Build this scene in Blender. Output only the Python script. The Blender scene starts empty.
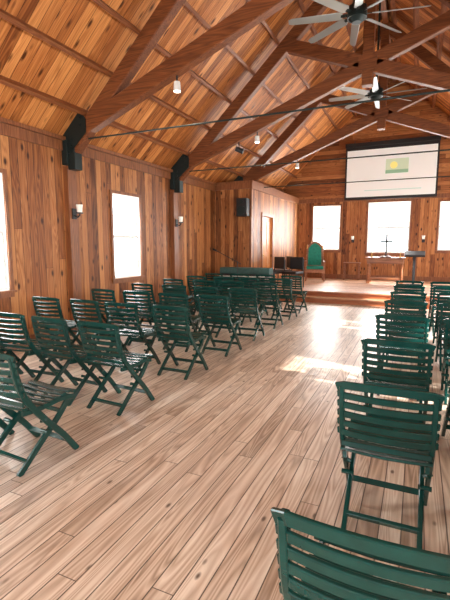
import bpy, bmesh, math, random
from mathutils import Vector, Matrix
random.seed(4)
scene=bpy.context.scene
CX=-1.06; XL=-5.5; XR=3.38; HW=4.44; YB=16.6; YF=-4.5; ZW=3.35; SL=0.94; ZR=ZW+SL*HW
BY=11.36; BX=-4.36; PZ=0.29

# ---------------- materials ----------------
def newmat(name):
    m=bpy.data.materials.new(name); m.use_nodes=True
    nt=m.node_tree; b=nt.nodes['Principled BSDF']
    return m,nt,b
def simple(name,col,rough=0.5,metal=0.0,emit=0,noise=0.0,coat=0.0):
    m,nt,b=newmat(name)
    b.inputs['Base Color'].default_value=(*col,1); b.inputs['Roughness'].default_value=rough
    b.inputs['Metallic'].default_value=metal; b.inputs['Coat Weight'].default_value=coat
    if emit:
        b.inputs['Emission Color'].default_value=(*col,1); b.inputs['Emission Strength'].default_value=emit
    if noise:
        n=nt.nodes.new('ShaderNodeTexNoise'); n.inputs['Scale'].default_value=14; n.inputs['Detail'].default_value=4
        g=nt.nodes.new('ShaderNodeNewGeometry'); nt.links.new(g.outputs['Position'],n.inputs['Vector'])
        r=nt.nodes.new('ShaderNodeValToRGB')
        r.color_ramp.elements[0].position=.3; r.color_ramp.elements[1].position=.7
        r.color_ramp.elements[0].color=(*[c*(1-noise) for c in col],1)
        r.color_ramp.elements[1].color=(*[min(1,c*(1+noise)) for c in col],1)
        nt.links.new(n.outputs['Fac'],r.inputs[0]); nt.links.new(r.outputs[0],b.inputs['Base Color'])
    return m
def wood(name,across,along,width,cols,rough=0.5,seglen=3.0,gap=0.03,gapdark=0.35,knots=True,rnd_amt=0.5,coat=0.0,vscale=1.0,spec=0.5,kd=.17,worn=None,stain=None,grain=.6):
    m,nt,b=newmat(name); N=nt.nodes; L=nt.links
    def math_(op,a,bb=None,clamp=False):
        n=N.new('ShaderNodeMath'); n.operation=op; n.use_clamp=clamp
        for i,v in enumerate((a,bb)):
            if v is None: continue
            if isinstance(v,(int,float)): n.inputs[i].default_value=v
            else: L.new(v,n.inputs[i])
        return n.outputs[0]
    def comb(x,y,z):
        n=N.new('ShaderNodeCombineXYZ')
        for i,v in enumerate((x,y,z)):
            if isinstance(v,(int,float)): n.inputs[i].default_value=v
            else: L.new(v,n.inputs[i])
        return n.outputs[0]
    g=N.new('ShaderNodeNewGeometry'); s=N.new('ShaderNodeSeparateXYZ'); L.new(g.outputs['Position'],s.inputs[0])
    A=s.outputs[across]; Lg=s.outputs[along]
    third=s.outputs[[i for i in range(3) if i not in(across,along)][0]]
    if width:
        a=math_('DIVIDE',A,width); idx=math_('FLOOR',a); fr=math_('FRACT',a)
        w1=N.new('ShaderNodeTexWhiteNoise'); w1.noise_dimensions='1D'; L.new(idx,w1.inputs['W'])
        l=math_('ADD',math_('DIVIDE',Lg,seglen),math_('MULTIPLY',w1.outputs['Value'],7.3))
        seg=math_('FLOOR',l); lfr=math_('FRACT',l)
        w2=N.new('ShaderNodeTexWhiteNoise'); w2.noise_dimensions='2D'; L.new(comb(idx,seg,0),w2.inputs['Vector'])
        rnd=w2.outputs['Value']
    C=math_('MULTIPLY',rnd,53.0) if width else math_('MULTIPLY',third,14.0)
    def noise(sc_a,sc_l,detail,dist,rgh=.55):
        n=N.new('ShaderNodeTexNoise'); n.inputs['Scale'].default_value=1; n.inputs['Detail'].default_value=detail
        n.inputs['Distortion'].default_value=dist; n.inputs['Roughness'].default_value=rgh
        L.new(comb(math_('MULTIPLY',A,sc_a*vscale),math_('MULTIPLY',Lg,sc_l*vscale),C),n.inputs['Vector']); return n.outputs['Fac']
    n1=noise(24,1.1,3,1.2); n2=noise(95,2.5,3,.4)
    rings=math_('FRACT',math_('MULTIPLY',noise(8,.55,1,.6),11.0))
    rings=math_('ABSOLUTE',math_('SUBTRACT',rings,.5))
    f=math_('ADD',math_('MULTIPLY',n1,.5),math_('ADD',math_('MULTIPLY',n2,.2),math_('ADD',math_('MULTIPLY',rings,grain),(.6-grain)*.25)))
    if width: f=math_('ADD',math_('MULTIPLY',f,1-rnd_amt),math_('MULTIPLY',rnd,rnd_amt))
    r=N.new('ShaderNodeValToRGB'); e=r.color_ramp.elements
    e[0].position=.22; e[0].color=(*cols[0],1); e[1].position=.78; e[1].color=(*cols[2],1)
    k=e.new(.5); k.color=(*cols[1],1); L.new(f,r.inputs[0]); col=r.outputs[0]
    def mult(col,fac,c2):
        n=N.new('ShaderNodeMix'); n.data_type='RGBA'; L.new(fac,n.inputs[0]); L.new(col,n.inputs[6]); n.inputs[7].default_value=(*c2,1); return n.outputs[2]
    if worn:
        n=N.new('ShaderNodeTexNoise'); n.inputs['Scale'].default_value=.9; n.inputs['Detail'].default_value=6; n.inputs['Roughness'].default_value=.65
        L.new(g.outputs['Position'],n.inputs['Vector'])
        wf=math_('MULTIPLY',math_('SUBTRACT',n.outputs['Fac'],.44,True),3.0,True)
        col=mult(col,math_('MULTIPLY',wf,.40),worn)
    if stain:
        sf=math_('MULTIPLY',math_('SUBTRACT',noise(3.2,.8,6,.8,.7),.52,True),3.5,True)
        col=mult(col,math_('MULTIPLY',sf,.45),stain)
    if knots:
        v=N.new('ShaderNodeTexVoronoi'); v.inputs['Scale'].default_value=1
        L.new(comb(math_('MULTIPLY',A,6.5),math_('MULTIPLY',Lg,3.0),C),v.inputs['Vector'])
        kf=math_('SUBTRACT',1.0,math_('DIVIDE',v.outputs['Distance'],kd),True)
        kf=math_('MULTIPLY',kf,1.7,True)
        col=mult(col,kf,[c*.5 for c in cols[0]])
    if width:
        d=math_('MINIMUM',fr,math_('SUBTRACT',1.0,fr))
        gf=math_('LESS_THAN',d,gap/2)
        d2=math_('LESS_THAN',lfr,0.005/seglen)
        gg=math_('MAXIMUM',gf,d2)
        col=mult(col,math_('MULTIPLY',gg,1-gapdark),[c*.3 for c in cols[0]])
        bp=N.new('ShaderNodeBump'); bp.inputs['Strength'].default_value=.35; bp.inputs['Distance'].default_value=.006
        L.new(math_('SUBTRACT',1.0,gg),bp.inputs['Height']); L.new(bp.outputs[0],b.inputs['Normal'])
    L.new(col,b.inputs['Base Color'])
    rr=math_('ADD',math_('MULTIPLY',n1,.2),rough-.1); L.new(rr,b.inputs['Roughness'])
    b.inputs['Coat Weight'].default_value=coat; b.inputs['Coat Roughness'].default_value=.3
    b.inputs['Specular IOR Level'].default_value=spec
    return m
wc=[(.095,.026,.007),(.34,.118,.034),(.59,.265,.092)]
cc=[(.18,.048,.010),(.50,.178,.046),(.78,.35,.112)]
M_wx=wood('pine_wall_boards_side',1,2,.14,wc,.5,seglen=6,rnd_amt=.42,gap=.06,kd=.22,spec=.35,gapdark=.2,grain=.7)
M_wy=wood('pine_wall_boards_end',0,2,.14,wc,.5,seglen=6,rnd_amt=.42,gap=.06,kd=.22,spec=.35,gapdark=.2,grain=.7)
M_gab=wood('pine_gable_boards',2,0,.15,wc,.5,seglen=3,rnd_amt=.45,gap=.06,spec=.35,gapdark=.2)
M_cl=wood('pine_ceiling_deck',1,0,.15,cc,.5,seglen=8,rnd_amt=.42,gap=.055,kd=.22,spec=.3,gapdark=.2,grain=.7)
M_fl=wood('pine_floor_boards',0,1,.115,[(.25,.16,.105),(.565,.43,.33),(.80,.70,.60)],.38,seglen=2.4,gap=.06,gapdark=.05,rnd_amt=.30,coat=.12,worn=(.76,.70,.64),stain=(.34,.215,.14),kd=.10,grain=.9)
M_pf=wood('pine_platform_boards',1,0,.125,[(.26,.10,.04),(.46,.22,.11),(.60,.36,.21)],.45,seglen=2.6,gap=.05,gapdark=.1,rnd_amt=.45)
M_rs=wood('redwood_riser',2,0,0,[(.20,.05,.015),(.36,.10,.03),(.46,.16,.06)],.45,knots=False)
M_tx=wood('timber_truss',2,0,0,[(.075,.020,.006),(.165,.050,.015),(.27,.092,.028)],.5,knots=False,spec=.35)
M_ty=wood('timber_purlin',0,1,0,[(.13,.038,.011),(.24,.078,.024),(.34,.125,.044)],.5,knots=False)
M_trim=wood('pine_trim',1,2,0,[(.12,.038,.012),(.24,.082,.026),(.35,.13,.048)],.45,knots=False)
M_furn=wood('stained_oak',2,0,0,[(.14,.045,.016),(.28,.10,.036),(.40,.17,.07)],.4,knots=False)
M_green=simple('green_resin',(.003,.040,.034),.22,noise=.15)
M_steel=simple('blackened_steel',(.010,.022,.022),.45,.3)
M_black=simple('black_plastic',(.012,.012,.014),.5)
M_alu=simple('brushed_aluminium',(.42,.47,.47),.4,.6)
M_white=simple('white_paint',(.80,.82,.80),.45)
M_teal=simple('teal_upholstery',(.01,.22,.16),.8,noise=.2)
M_cover=simple('grey_green_fabric',(.035,.085,.08),.8,noise=.2)
M_gold=simple('gilt',(.7,.48,.15),.35,.7)
M_lamp=simple('lamp_glow',(1,.9,.72),.5,emit=9)
M_shade=simple('frosted_shade',(.9,.88,.8),.4,emit=.15)
M_scr=simple('screen_fabric',(.84,.88,.86),.7,emit=.2)
M_sg=simple('projected_green',(.60,.74,.55),.7,emit=.2)
M_sg2=simple('projected_dark_green',(.28,.50,.33),.7,emit=.2)
M_sy=simple('projected_yellow',(.85,.8,.25),.7,emit=.3)
M_ground=simple('blown_out_ground',(.72,.74,.68),.9,noise=.1)  # ground colour paled so the view through the windows looks blown out
M_paper=simple('book_paper',(.8,.77,.7),.7)
m,nt,b=newmat('window_glass'); M_glass=m
nt.nodes.remove(b); o=nt.nodes['Material Output']
t=nt.nodes.new('ShaderNodeBsdfTransparent'); gl=nt.nodes.new('ShaderNodeBsdfGlossy'); gl.inputs['Roughness'].default_value=.03
mx=nt.nodes.new('ShaderNodeMixShader'); mx.inputs[0].default_value=.05
nt.links.new(t.outputs[0],mx.inputs[1]); nt.links.new(gl.outputs[0],mx.inputs[2]); nt.links.new(mx.outputs[0],o.inputs[0])

# ---------------- mesh helpers ----------------
def finish(name,bm,mats,loc=None,smooth=False):
    bmesh.ops.recalc_face_normals(bm,faces=bm.faces[:])
    me=bpy.data.meshes.new(name); bm.to_mesh(me); bm.free()
    for m in mats: me.materials.append(m)
    if smooth:
        for p in me.polygons: p.use_smooth=True
    ob=bpy.data.objects.new(name,me); scene.collection.objects.link(ob)
    if loc: ob.location=loc
    return ob
def box(bm,lo,hi,mi=0,bev=0):
    vs=[bm.verts.new((x,y,z)) for x in(lo[0],hi[0]) for y in(lo[1],hi[1]) for z in(lo[2],hi[2])]
    fs=[bm.faces.new([vs[i] for i in q]) for q in((0,1,3,2),(4,6,7,5),(0,4,5,1),(2,3,7,6),(0,2,6,4),(1,5,7,3))]
    for f in fs: f.material_index=mi
    if bev:
        es=list({e for f in fs for e in f.edges})
        r=bmesh.ops.bevel(bm,geom=es,offset=bev,segments=2,affect='EDGES',profile=.5)
        for f in r['faces']: f.material_index=mi
def sweep(bm,pts,w,h,side,mi=0,ch=.25,taper=None):
    pts=[Vector(p) for p in pts]; side=Vector(side); rings=[]
    n=len(pts)
    for i,p in enumerate(pts):
        T=(pts[min(i+1,n-1)]-pts[max(i-1,0)]).normalized()
        S=(side-T*side.dot(T)).normalized(); Nn=T.cross(S)
        k=taper[i] if taper else 1
        a=w/2*k; bb=h/2*k; c=min(a,bb)*ch*2*.5
        sec=[(a-c,bb),(-a+c,bb),(-a,bb-c),(-a,-bb+c),(-a+c,-bb),(a-c,-bb),(a,-bb+c),(a,bb-c)] if ch>0 else [(a,bb),(-a,bb),(-a,-bb),(a,-bb)]
        rings.append([bm.verts.new(p+S*x+Nn*y) for x,y in sec])
    m_=len(rings[0])
    for r0,r1 in zip(rings,rings[1:]):
        for j in range(m_):
            f=bm.faces.new((r0[j],r0[(j+1)%m_],r1[(j+1)%m_],r1[j])); f.material_index=mi
    for r in(rings[0],rings[-1]):
        f=bm.faces.new(r); f.material_index=mi
def cyl(bm,p0,p1,r0,r1=None,seg=12,mi=0):
    p0=Vector(p0);p1=Vector(p1); r1=r0 if r1 is None else r1
    d=p1-p0; q=d.to_track_quat('Z','Y').to_matrix().to_4x4()
    r=bmesh.ops.create_cone(bm,cap_ends=True,segments=seg,radius1=max(r0,1e-4),radius2=max(r1,1e-4),depth=d.length,matrix=Matrix.Translation((p0+p1)/2)@q)
    for f in {f for v in r['verts'] for f in v.link_faces}: f.material_index=mi
def poly_prism(bm,pts2,axis,a0,a1,mi=0):
    def mk(p,a):
        if axis==1: return (p[0],a,p[1])
        if axis==0: return (a,p[0],p[1])
        return (p[0],p[1],a)
    v0=[bm.verts.new(mk(p,a0)) for p in pts2]; v1=[bm.verts.new(mk(p,a1)) for p in pts2]
    fs=[bm.faces.new(v0),bm.faces.new(v1)]
    n=len(v0)
    for i in range(n): fs.append(bm.faces.new((v0[i],v0[(i+1)%n],v1[(i+1)%n],v1[i])))
    for f in fs: f.material_index=mi

# ---------------- room shell ----------------
def wall_pieces(bm,u0,u1,z0,z1,ops,mk,mi=0):
    us=u0
    for (a,b_,c,d) in sorted(ops):
        if a>us: mk(bm,us,a,z0,z1,mi)
        if c>z0: mk(bm,a,b_,z0,c,mi)
        if d<z1: mk(bm,a,b_,d,z1,mi)
        us=b_
    if us<u1: mk(bm,us,u1,z0,z1,mi)
T=.16
LWIN=[(-3.3,-2.36,.9,2.6),(0.05,.99,.9,2.6),(3.4,4.34,.9,2.6),(6.72,7.62,.9,2.58)]
RWIN=[(-3.3,-2.36,.9,2.6),(3.4,4.34,.9,2.6),(6.72,7.62,.9,2.58),(10.0,10.94,.9,2.6),(13.2,14.14,1.15,2.9)]  # unseen near window left out to block its sun patch on the floor
BWIN=[(-3.78,-2.74,1.38,3.06),(-1.74,-.30,1.28,3.12),(.62,1.66,1.38,3.06)]
FWIN=[(-4.3,-3.2,.9,2.6),(1.1,2.2,.9,2.6)]
FDOOR=(-1.96,-.16,0,2.5)
bm=bmesh.new(); wall_pieces(bm,YF,YB,0,ZW,LWIN,lambda bm,a,b_,c,d,mi:box(bm,(XL-T,a,c),(XL,b_,d),mi)); finish('wall_left',bm,[M_wx])
bm=bmesh.new(); wall_pieces(bm,YF,YB,0,ZW,RWIN,lambda bm,a,b_,c,d,mi:box(bm,(XR,a,c),(XR+T,b_,d),mi)); finish('wall_right',bm,[M_wx])
bm=bmesh.new(); wall_pieces(bm,XL-T,XR+T,0,ZW,BWIN,lambda bm,a,b_,c,d,mi:box(bm,(a,YB,c),(b_,YB+T,d),mi))
poly_prism(bm,[(XL-T,ZW),(XR+T,ZW),(CX,ZR+.12)],1,YB,YB+T,1); finish('wall_back',bm,[M_wy,M_gab])
bm=bmesh.new(); wall_pieces(bm,XL-T,XR+T,0,ZW,FWIN+[FDOOR],lambda bm,a,b_,c,d,mi:box(bm,(a,YF-T,c),(b_,YF,d),mi))
poly_prism(bm,[(XL-T,ZW),(XR+T,ZW),(CX,ZR+.12)],1,YF-T,YF,1); finish('wall_front',bm,[M_wy,M_gab])
bm=bmesh.new(); box(bm,(XL-T,YF-T,-.15),(XR+T,YB+T,0)); finish('floor',bm,[M_fl])
bm=bmesh.new()
e=.3
poly_prism(bm,[(XL-e,ZW-SL*e),(CX,ZR),(CX,ZR+.14),(XL-e,ZW-SL*e+.14)],1,YF-.5,YB+.5)
poly_prism(bm,[(XR+e,ZW-SL*e),(CX,ZR),(CX,ZR+.14),(XR+e,ZW-SL*e+.14)],1,YF-.5,YB+.5)
finish('ceiling',bm,[M_cl])
# vestry bump-out
bm=bmesh.new()
box(bm,(XL,BY,0),(BX,BY+.12,ZW-.04),0)
DO=(12.33,13.28,PZ,2.45)
wall_pieces(bm,BY+.12,YB,0,ZW-.04,[DO],lambda bm,a,b_,c,d,mi:box(bm,(BX-.12,a,c),(BX,b_,d),1))
box(bm,(XL,BY,ZW-.04),(BX+.03,YB,ZW+.03),2)
finish('wall_vestry',bm,[M_wy,M_wx,M_trim])
bm=bmesh.new()
box(bm,(BX-.09,DO[0]+.005,PZ+.01),(BX-.05,DO[1]-.005,DO[3]-.005),0)
for z0,z1 in((.45,1.2),(1.35,2.3)):
    for a in(0.12,.53): box(bm,(BX-.05,DO[0]+a,z0),(BX-.04,DO[0]+a+.3,z1),0)
for a,b_,c,d in((DO[0]-.1,DO[0],PZ+.002,DO[3]+.1),(DO[1],DO[1]+.1,PZ+.002,DO[3]+.1),(DO[0],DO[1],DO[3],DO[3]+.1)):
    box(bm,(BX+.001,a,c),(BX+.025,b_,d),2)
cyl(bm,(BX-.04,DO[0]+.1,1.25),(BX+.02,DO[0]+.1,1.25),.025,mi=1)
finish('door_1',bm,[wood('door_pine_orange_lit',1,2,0,[(.4,.11,.02),(.62,.22,.05),(.7,.3,.09)],.4,knots=False),M_gold,M_trim])  # pine colour with the orange light on the door painted in
bm=bmesh.new()
for s in(0,1):
    a=FDOOR[0]+.02+s*.89; b_=a+.87
    for (x0,x1,z0,z1) in((a,a+.14,0.01,2.48),(b_-.14,b_,0.01,2.48),(a,b_,0.01,.8),(a,b_,2.3,2.48),(a,b_,1.5,1.56)): box(bm,(x0,YF-.1,z0),(x1,YF-.05,z1),0)
    box(bm,(a+.14,YF-.08,.8),(b_-.14,YF-.075,2.3),1)
finish('door_2',bm,[M_furn,M_glass])

# platform and step
bm=bmesh.new()
box(bm,(BX+.01,BY+.38,0.001),(XR-.13,YB-.03,PZ-.03),1); box(bm,(BX+.01,BY+.34,PZ-.035),(XR-.13,YB-.03,PZ),0)
finish('altar_platform',bm,[M_pf,M_rs])
bm=bmesh.new()
box(bm,(BX+.01,BY+.03,0.001),(XR-.13,BY+.375,.115),1); box(bm,(BX+.01,BY-.01,.115),(XR-.13,BY+.375,.15),0)
finish('platform_step',bm,[M_pf,M_rs])

# trims
bm=bmesh.new(); box(bm,(XL,YF,ZW-.22),(XL+.035,BY,ZW-.02)); box(bm,(XL,YF,ZW-.06),(XL+.09,BY,ZW+.0)); finish('trim_1',bm,[M_trim])
bm=bmesh.new(); box(bm,(XR-.035,YF,ZW-.22),(XR,YB,ZW-.02)); finish('trim_2',bm,[M_trim])
bm=bmesh.new(); box(bm,(BX,YB-.03,ZW-.16),(XR,YB,ZW-.02)); finish('trim_3',bm,[M_trim])
bm=bmesh.new(); box(bm,(XL,BY-.03,ZW-.2),(BX+.03,BY,ZW-.04)); box(bm,(BX,BY,ZW-.2),(BX+.03,YB,ZW-.04)); box(bm,(BX-.05,BY-.02,0),(BX+.02,BY+.0,ZW-.2)); finish('trim_4',bm,[M_trim])
bm=bmesh.new(); box(bm,(XL,YF,0),(XL+.02,BY,.16)); finish('baseboard_left',bm,[M_trim])
bm=bmesh.new(); box(bm,(XR-.02,YF,0),(XR,BY,.16)); finish('baseboard_right',bm,[M_trim])
bm=bmesh.new(); box(bm,(BX,YB-.02,PZ),(XR,YB,PZ+.16)); finish('baseboard_back',bm,[M_trim])

# windows
wi=[0]
DAY=(1,.985,.95)
def window(kind,pos,op,inward,cols=2,rows=2,power=40):
    a,b_,c,d=op; wi[0]+=1
    bm=bmesh.new()
    def bx(u0,u1,z0,z1,n0,n1,mi):
        A=pos+inward*n0; B=pos+inward*n1
        if kind=='x': box(bm,(min(A,B),u0,z0),(max(A,B),u1,z1),mi)
        else: box(bm,(u0,min(A,B),z0),(u1,max(A,B),z1),mi)
    cw=.055
    bx(a-cw,a,c-cw,d+cw,0,.025,0); bx(b_,b_+cw,c-cw,d+cw,0,.025,0); bx(a,b_,d,d+cw,0,.025,0)
    bx(a-cw-.02,b_+cw+.02,c-.03,c,0,.06,0); bx(a-cw,b_+cw,c-.1,c-.03,0,.02,0)
    f=.05
    bx(a,a+.015,c,d,-T,0,1); bx(b_-.015,b_,c,d,-T,0,1); bx(a,b_,d-.015,d,-T,0,1); bx(a,b_,c,c+.015,-T,0,1)
    mid=(c+d)/2
    for z0,z1,n in((c,mid+.02,-.07),(mid-.02,d,-.1)):
        bx(a+.015,a+f,z0,z1,n,n+.03,1); bx(b_-f,b_-.015,z0,z1,n,n+.03,1); bx(a+f,b_-f,z0,z0+f,n,n+.03,1); bx(a+f,b_-f,z1-f,z1,n,n+.03,1)
        for i in range(1,cols):
            u=a+f+(b_-a-2*f)*i/cols; bx(u-.009,u+.009,z0+f,z1-f,n+.005,n+.025,1)
        for i in range(1,rows):
            z=z0+f+(z1-z0-2*f)*i/rows; bx(a+f,b_-f,z-.009,z+.009,n+.005,n+.025,1)
        bx(a+f,b_-f,z0+f,z1-f,n+.013,n+.017,2)
    finish('window_%d'%wi[0],bm,[M_trim,M_white,M_glass])
    ld=bpy.data.lights.new('window_daylight','AREA'); ld.shape='RECTANGLE'; ld.size=(b_-a); ld.size_y=(d-c); ld.energy=power*(b_-a)*(d-c)/1.6; ld.color=DAY
    lo=bpy.data.objects.new('window_daylight',ld); scene.collection.objects.link(lo)
    n=-(T+.06)
    lo.location=(pos+inward*n,(a+b_)/2,mid) if kind=='x' else ((a+b_)/2,pos+inward*n,mid)
    dirv=Vector((inward,0,0)) if kind=='x' else Vector((0,inward,0))
    lo.rotation_euler=dirv.to_track_quat('-Z','Z').to_euler()
for w in LWIN: window('x',XL,w,1,3,2,power=95)
for w in RWIN: window('x',XR,w,-1,3,2,power=270)
for w in BWIN: window('y',YB,w,-1,3 if w[1]-w[0]<1.2 else 4,2,power=100)
for w in FWIN: window('y',YF,w,1,3,2,power=170)
ld=bpy.data.lights.new('doorway_daylight','AREA'); ld.shape='RECTANGLE'; ld.size=1.8; ld.size_y=2.4; ld.energy=500; ld.color=DAY
lo=bpy.data.objects.new('doorway_daylight',ld); scene.collection.objects.link(lo); lo.location=(-1.06,YF-.3,1.3); lo.rotation_euler=Vector((0,1,0)).to_track_quat('-Z','Z').to_euler()
sd=bpy.data.lights.new('sun','SUN'); sd.energy=20; sd.angle=.02; sd.color=(1,.96,.90)
so=bpy.data.objects.new('sun',sd); scene.collection.objects.link(so); so.location=(12,0,10); so.rotation_euler=Vector((-.84,.25,-.43)).to_track_quat('-Z','Y').to_euler()

# roof timbers
bm=bmesh.new()
sn,cs=math.sin(math.atan(SL)),math.cos(math.atan(SL))
for s in(-1,1):
    for i in range(8):
        d=HW-.42-i*.54
        x=CX+s*d; z=ZR-SL*d
        px=x-s*sn*.06*1; pz=z-cs*.06
        side=Vector((s*cs,0,-sn))
        sweep(bm,[(px,YF,pz),(px,YB,pz)],.055,.12,side,0,ch=0)
sweep(bm,[(CX,YF,ZR-.16),(CX,YB,ZR-.16)],.12,.3,(1,0,0),0,ch=0)
finish('roof_purlins',bm,[M_ty])
TY=[-1.16,2.22,5.6,8.98,12.36]
for ty in TY:
    bm=bmesh.new()
    off=.12+.12
    for s in(-1,1):
        x0=CX+s*(HW-.02); z0=ZW
        p0=Vector((x0-s*sn*off,ty,z0-cs*off)); p1=Vector((CX,ty,ZR-off/cs))
        sweep(bm,[p0,p1],.16,.24,(0,1,0),0,ch=.15)
        a=Vector((CX+s*(HW-.08),ty,3.33)); sl=(5.02-3.33)/(HW-.08)
        dd=(ZR-.3-5.02)/(SL+sl)
        b2=Vector((CX-s*dd,ty,5.02+sl*dd))
        sweep(bm,[a,b2],.159,.25,(0,1,0),0,ch=.15)
        X=lambda d:CX+s*(HW-d)
        for o in(-.095,.083):
            poly_prism(bm,[(X(.02),3.08),(X(.16),3.08),(X(.52),3.38),(X(.52),3.58),(X(.42),3.74),(X(.12),3.46),(X(.02),3.40)],1,ty+o,ty+o+.012,1)
        box(bm,(min(X(.1),X(.26)),ty-.085,2.82),(max(X(.1),X(.26)),ty+.085,3.16),1,.01)
        box(bm,(min(X(.0),X(.12)),ty-.12,2.9),(max(X(0),X(.12)),ty+.12,3.3),1,.01)
        for (dx,zz) in((.4,3.5),(.4,3.62),(.2,3.3),(.2,3.2)):
            cyl(bm,(X(dx),ty-.115,zz),(X(dx),ty+.115,zz),.02,mi=1,seg=8)
    box(bm,(CX-.1,ty-.1,4.62),(CX+.1,ty+.1,ZR-.3),0,.01)
    for o in(-.112,.1):
        box(bm,(CX-.17,ty+o,4.9),(CX+.17,ty+o+.012,5.14),0)
    cyl(bm,(XL+.15,ty,3.30),(XR-.15,ty,3.30),.013,mi=1,seg=8)
    finish('roof_truss',bm,[M_tx,M_steel])
for ty in TY[:-1]:
    bm=bmesh.new(); box(bm,(XL,ty-.1,0),(XL+.1,ty+.1,2.88)); finish('wall_post',bm,[M_trim])
for ty in TY:
    bm=bmesh.new(); box(bm,(XR-.1,ty-.1,0),(XR,ty+.1,2.88)); finish('wall_post',bm,[M_trim])

# ceiling fans
def fan(x,y,z,rot):
    bm=bmesh.new()
    cyl(bm,(0,0,.2),(0,0,ZR-.31-z),.022,mi=1)
    cyl(bm,(0,0,ZR-.40-z),(0,0,ZR-.31-z),.09,.06,mi=1,seg=20)
    cyl(bm,(0,0,.10),(0,0,.24),.10,.06,mi=1,seg=24)
    cyl(bm,(0,0,-.06),(0,0,.10),.15,.15,mi=1,seg=28)
    cyl(bm,(0,0,-.12),(0,0,-.06),.07,.13,mi=1,seg=28)
    for i in range(8):
        a=2*math.pi*i/8; c,s=math.cos(a),math.sin(a)
        u=Vector((c,s,0)); v=Vector((-s,c,0))
        side=(v*math.cos(.4)+Vector((0,0,1))*math.sin(.4))
        sweep(bm,[u*.1,u*.28],.05,.012,side,1)
        sweep(bm,[u*.22,u*.26,u*1.0,u*1.06],.14,.014,side,0,ch=.9,taper=[.55,1,.82,.55])
    ob=finish('ceiling_fan',bm,[M_alu,M_steel],(x,y,z)); ob.rotation_euler[2]=rot
fan(CX,7.3,5.14,.2); fan(CX,10.67,4.99,.05)

# spotlights on the trusses
def spot(x,y,z):
    bm=bmesh.new()
    cyl(bm,(0,0,.06),(0,0,.16),.012,mi=1)
    cyl(bm,(0,0,-.06),(0,0,.07),.055,.045,mi=0,seg=16)
    cyl(bm,(0,0,-.066),(0,0,-.061),.045,mi=2,seg=16)
    finish('spotlight',bm,[M_white,M_black,M_lamp],(x,y,z))
    ld=bpy.data.lights.new('spotlight_bulb','SPOT'); ld.energy=70; ld.spot_size=2.4; ld.spot_blend=.8; ld.color=(1,.85,.65); ld.shadow_soft_size=.05
    lo=bpy.data.objects.new('spotlight_bulb',ld); scene.collection.objects.link(lo); lo.location=(x,y,z-.08)
sl=(5.02-3.33)/(HW-.08)
for ty in TY:
    for s in(-1,1):
        d=2.1; z=3.33+sl*d-.13-.16
        spot(CX+s*(HW-.08-d),ty,z)
for ty in(8.98,):
    bm=bmesh.new(); x=-3.75; z=3.33+sl*(x-XL-.08)-.14
    cyl(bm,(x,ty,z-.12),(x,ty,z+.02),.012); cyl(bm,(x-.07,ty-.02,z-.14),(x+.09,ty+.03,z-.20),.05,.06); finish('stage_light',bm,[M_black])
def sconce(loc,ang):
    bm=bmesh.new()
    box(bm,(-.0,-.05,-.09),(.02,.05,.09),0,.004)
    sweep(bm,[(.02,0,-.03),(.09,0,-.06),(.13,0,-.03),(.13,0,.01)],.02,.02,(0,1,0),0)
    cyl(bm,(.13,0,0),(.13,0,.02),.06,mi=0,seg=16)
    cyl(bm,(.13,0,.02),(.13,0,.15),.04,.055,mi=1,seg=16)
    ob=finish('wall_sconce',bm,[M_black,M_shade],loc); ob.rotation_euler[2]=ang
for ty in TY[:-1]: sconce((XL+.1,ty,2.1),0)
sconce((-2.25,YB,1.75),-math.pi/2); sconce((.16,YB,1.75),-math.pi/2)
bm=bmesh.new(); box(bm,(-.16,-.28,-.25),(.16,-.02,.25),0,.02)
cyl(bm,(0,-.285,-.08),(0,-.278,-.08),.12,mi=1,seg=20); cyl(bm,(0,-.285,.14),(0,-.278,.14),.06,mi=1,seg=16); box(bm,(-.04,-.03,-.1),(.04,0,.1),0)
finish('wall_speaker',bm,[M_black,M_steel],(-4.55,BY,2.62))

# projection screen
bm=bmesh.new(); y=YB-.14
box(bm,(-2.62,y-.04,5.10),(.52,y+.08,5.24),0,.01)
box(bm,(-2.60,y,3.25),(.50,y+.01,5.12),0)
box(bm,(-2.54,y-.006,3.32),(.44,y-.001,4.98),1)
box(bm,(-1.20,y-.010,4.10),(-.45,y-.007,4.60),2)
box(bm,(-1.20,y-.012,4.10),(-.45,y-.0101,4.22),4)
cyl(bm,(-.93,y-.014,4.38),(-.93,y-.0122,4.38),.12,mi=3,seg=28)
box(bm,(-1.9,y-.010,3.52),(.0,y-.0072,3.56),5)
cyl(bm,(-2.6,y+.0,3.24),(.5,y,3.24),.02,mi=0)
for xx in(-2.3,.2): cyl(bm,(xx,y+.02,5.24),(xx,YB-.02,5.34),.01,mi=0)
finish('projection_screen',bm,[M_black,M_scr,M_sg,M_sy,M_sg2,simple('projected_text',(.6,.72,.70),.7,emit=.2)])

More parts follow.
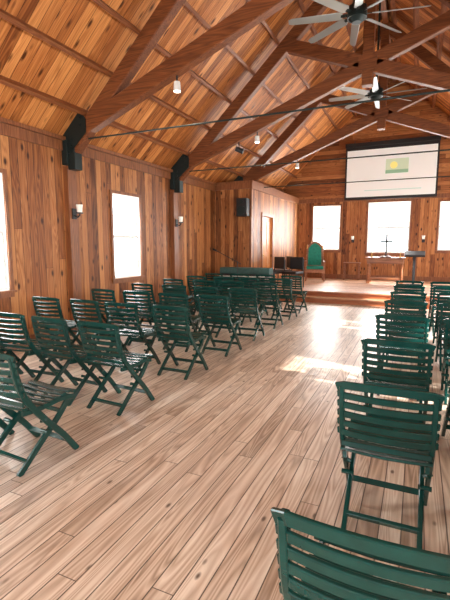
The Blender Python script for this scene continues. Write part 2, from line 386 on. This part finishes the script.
# ---------------- folding chair ----------------
def chair_mesh():
    bm=bmesh.new()
    def qb(pts,n=8):
        P=[Vector(p) for p in pts]; out=[]
        Q=[P[0]*2-P[1]]+P+[P[-1]*2-P[-2]]
        for i in range(1,len(Q)-2):
            for k in range(n):
                t=k/n; a,b_,c,d=Q[i-1],Q[i],Q[i+1],Q[i+2]
                out.append(.5*((2*b_)+(c-a)*t+(2*a-5*b_+4*c-d)*t*t+(3*b_-a-3*c+d)*t**3))
        out.append(P[-1]); return out
    for s in(-1,1):
        x=s*.222
        sweep(bm,qb([(x,-.265,.845),(x,-.235,.68),(x,-.175,.52),(x,-.03,.33),(x,.11,.17),(x,.235,.0)],5),.026,.046,(1,0,0),0,.35)
        x2=s*.190
        sweep(bm,qb([(x2,.215,.425),(x2,.10,.30),(x2,-.06,.165),(x2,-.245,.0)],5),.026,.044,(1,0,0),0,.35)
        x3=s*.205
        sweep(bm,qb([(x3,.235,.420),(x3,.12,.437),(x3,-.06,.425),(x3,-.2,.432)],4),.022,.036,(1,0,0),0,.35)
        cyl(bm,(s*.17,-.035,.245+.0),(s*.24,-.035,.245),.014,seg=10)
        cyl(bm,(s*.19,-.045,.32),(s*.238,-.045,.34),.012,seg=8)
    sweep(bm,[(-.19,-.175,.075),(.19,-.175,.075)],.022,.036,(0,1,.6),0)
    sweep(bm,[(-.19,.135,.335),(.19,.135,.335)],.02,.03,(0,1,0),0)
    sweep(bm,[(-.222,.15,.11),(.222,.15,.11)],.022,.036,(0,1,-.6),0)
    sweep(bm,[(-.222,-.2,.50),(.222,-.2,.50)],.02,.03,(0,1,0),0)
    ns=9
    for i in range(ns):
        t=i/(ns-1); y=-.195+t*.44
        z=.445+.018*math.cos((t-.35)*math.pi*1.7)*-1+.012 - (0.018 if i==ns-1 else 0)
        hw=.228 if i<ns-1 else .215
        sweep(bm,[(-hw,y,z+.004),(-hw*.5,y,z-.004),(0,y,z-.008),(hw*.5,y,z-.004),(hw,y,z+.004)],.037,.016,(0,1,.12*math.sin((t-.4)*3)),0,.45)
    zs=[.572,.627,.682,.737,.792,.848]
    for i,z in enumerate(zs):
        t=(z-.52)/.33; yb=-.205-.07*t
        top=(i==len(zs)-1)
        hw=.243 if not top else .248
        pts=[]
        for k in range(13):
            u=-1+2*k/12
            pts.append((hw*u, yb-.035*(1-u*u)+(.012 if abs(u)>.95 else 0), z+(.010*(1-u*u) if top else 0)-(.014 if top and abs(u)>.95 else 0)))
        sweep(bm,pts,.036 if not top else .044,.016,(0,.18,-1),0,.45)
    bmesh.ops.recalc_face_normals(bm,faces=bm.faces[:])
    me=bpy.data.meshes.new('folding_chair'); bm.to_mesh(me); bm.free(); me.materials.append(M_green); return me
CM=chair_mesh()
def chair(x,yb,rot=0):
    ob=bpy.data.objects.new('folding_chair',CM); scene.collection.objects.link(ob)
    ob.location=(x,yb+.27,0); ob.rotation_euler[2]=rot
for r,yb in enumerate([1.02,2.18,3.28,4.50,5.75,6.9,8.0,9.0]):
    for c,x in enumerate([-.10,.52,1.15,1.78,2.41]):
        chair(x+(.03 if r==0 and c==0 else 0)+random.uniform(-.02,.02)*(c>0),yb+random.uniform(-.03,.03)*(r>3),random.uniform(-.05,.05) if r>1 or c else (.0))
for r,yb in enumerate([1.85,2.98,4.1,5.25,6.35,7.45,8.45,9.4]):
    for c,x in enumerate([-2.6,-3.24,-3.9,-4.56]):
        chair(x+random.uniform(-.03,.03),yb+random.uniform(-.04,.04),random.uniform(-.09,.03))

# ---------------- sanctuary furniture ----------------
bm=bmesh.new()
for s in(-1,1):
    sweep(bm,[(s*.30,.25,0),(s*.30,.25,.5),(s*.28,.3,1.15)],.055,.055,(1,0,0),0)
    sweep(bm,[(s*.32,-.27,0),(s*.32,-.27,.66)],.055,.055,(1,0,0),0)
    sweep(bm,[(s*.33,-.31,.69),(s*.33,.0,.68),(s*.31,.26,.70)],.07,.04,(1,0,0),0)
    box(bm,(s*.3-.015,-.25,.30),(s*.3+.015,.25,.42),0)
    box(bm,(s*.3-.015,-.25,.1),(s*.3+.015,.25,.14),0)
box(bm,(-.3,-.30,.30),(.3,-.25,.42),0); box(bm,(-.3,-.29,.42),(.3,.25,.53),1,.035)
poly_prism(bm,[(-.31,.5),(.31,.5),(.29,1.20),(.17,1.35),(0,1.42),(-.17,1.35),(-.29,1.20)],1,.27,.32,0)
poly_prism(bm,[(-.24,.55),(.24,.55),(.225,1.16),(.13,1.28),(0,1.35),(-.13,1.28),(-.225,1.16)],1,.225,.272,1)
for s in(-1,1): cyl(bm,(s*.28,.29,1.15),(s*.28,.29,1.29),.028,.012,mi=2)
tc=finish('throne_chair',bm,[M_furn,M_teal,M_gold],(-3.36,15.2,PZ)); tc.rotation_euler[2]=.25
bm=bmesh.new(); w=.62
box(bm,(-w,-.32,.82),(w,.32,.87),0,.01); box(bm,(-w+.05,-.27,.66),(w-.05,.27,.82),0)
for sx in(-1,1):
    for sy in(-1,1):
        x=sx*(w-.1);y=sy*.22
        cyl(bm,(x,y,.1),(x,y,.3),.035,.055); cyl(bm,(x,y,.3),(x,y,.5),.055,.035); cyl(bm,(x,y,.5),(x,y,.66),.04,.05); box(bm,(x-.055,y-.055,0),(x+.055,y+.055,.12))
box(bm,(-w+.1,-.03,.12),(w-.1,.03,.18),0)
finish('communion_table',bm,[M_furn,M_white],(-.97,15.2,PZ))
bm=bmesh.new()
box(bm,(-.13,-.08,0),(.13,.08,.03),0,.005); box(bm,(-.08,-.05,.03),(.08,.05,.07),0,.005)
box(bm,(-.022,-.018,.07),(.022,.018,.78),0,.003); box(bm,(-.2,-.018,.5),(.2,.018,.545),0,.003)
finish('altar_cross',bm,[M_black],(-.97,15.25,PZ+.872))
for dx in(-.45,.45):
    bm=bmesh.new(); cyl(bm,(0,0,0),(0,0,.02),.05,seg=16); cyl(bm,(0,0,.02),(0,0,.14),.015); cyl(bm,(0,0,.14),(0,0,.32),.018,mi=1)
    finish('candlestick',bm,[M_gold,M_white],(-.97+dx,15.2,PZ+.872))
bm=bmesh.new()
for s in(-1,1): sweep(bm,[(0,0,.02),(s*.05,0,.045),(s*.15,0,.035),(s*.17,0,.012)],.26,.02,(0,1,0),0,0)
box(bm,(-.18,-.14,0),(.18,.14,.012),1)
finish('open_bible',bm,[M_paper,M_black],(-.97,15.02,PZ+.872))
bm=bmesh.new()
box(bm,(-.2,-.18,0),(.2,.18,.04),0,.01); box(bm,(-.04,-.04,.04),(.04,.04,.95),0)
sweep(bm,[(0,-.24,.92),(0,.2,1.08)],.60,.03,(1,0,0),0,.2); box(bm,(-.29,-.25,.93),(.29,-.22,.98),0)
finish('lectern',bm,[M_black],(-.08,14.7,PZ))
bm=bmesh.new()
box(bm,(-.3,-.2,.6),(.3,.2,.64),0)
for sx in(-1,1):
    for sy in(-1,1): box(bm,(sx*.26-.02,sy*.16-.02,0),(sx*.26+.02,sy*.16+.02,.6),0)
finish('side_table',bm,[M_furn],(-2.2,16.2,PZ))
bm=bmesh.new()
box(bm,(-.7,-.05,0),(.7,.25,.92),0,.01); box(bm,(-.7,-.35,.62),(.7,-.05,.72),0,.01)
for s in(-1,1): box(bm,(s*.68-.03,-.35,0),(s*.68+.03,0,.62),0)
box(bm,(-.62,-.33,.72),(.62,-.1,.735),2); box(bm,(-.73,-.08,.78),(.73,.28,.95),1,.02)
for i in range(26):
    if i%7 in(0,3): continue
    box(bm,(-.6+i*.046,-.22,.735),(-.58+i*.046,-.1,.747),0)
finish('organ_console',bm,[M_black,M_cover,M_white],(-4.3,10.75,0))
def pchair(x,y,rot):
    bm=bmesh.new()
    box(bm,(-.24,-.24,.42),(.24,.24,.50),0,.025); box(bm,(-.23,-.27,.55),(.23,-.22,.92),0,.02)
    for s in(-1,1):
        sweep(bm,[(s*.23,-.27,0.004),(s*.23,-.24,.45),(s*.23,-.27,.85)],.025,.025,(1,0,0),1); sweep(bm,[(s*.23,.22,0.004),(s*.23,.2,.43)],.025,.025,(1,0,0),1)
    o=finish('padded_chair',bm,[M_black,M_steel],(x,y,PZ)); o.rotation_euler[2]=rot
pchair(-3.98,12.3,2.6); pchair(-3.38,12.3,2.9); pchair(-3.95,13.1,2.2)
bm=bmesh.new()
for k in range(3):
    a=k*2.09; cyl(bm,(0,0,.08),(.28*math.cos(a),.28*math.sin(a),.012),.012)
cyl(bm,(0,0,.05),(0,0,1.15),.012); cyl(bm,(.1,0,1.08),(-.6,0,1.42),.009); cyl(bm,(-.6,0,1.42),(-.7,0,1.46),.025,.03)
finish('microphone_stand',bm,[M_black],(-4.25,10.1,0))

bm=bmesh.new(); box(bm,(-60,-60,-.5),(60,70,-.4)); finish('ground',bm,[M_ground])

w=bpy.data.worlds.new('World'); scene.world=w; w.use_nodes=True
w.node_tree.nodes['Background'].inputs[0].default_value=(.87,.95,1,1); w.node_tree.nodes['Background'].inputs[1].default_value=3.0

p=math.radians(7.46); a=math.radians(24.5)
F=Vector((-math.sin(a)*math.cos(p),math.cos(a)*math.cos(p),-math.sin(p)))
cd=bpy.data.cameras.new('camera'); cam=bpy.data.objects.new('camera',cd); scene.collection.objects.link(cam)
cam.location=(0,0,1.57); cam.rotation_euler=F.to_track_quat('-Z','Y').to_euler()
cd.sensor_fit='VERTICAL'; cd.sensor_height=24; cd.lens=16.8; cd.clip_start=.05
scene.camera=cam
scene.view_settings.view_transform='Standard'
scene.view_settings.exposure=0.3
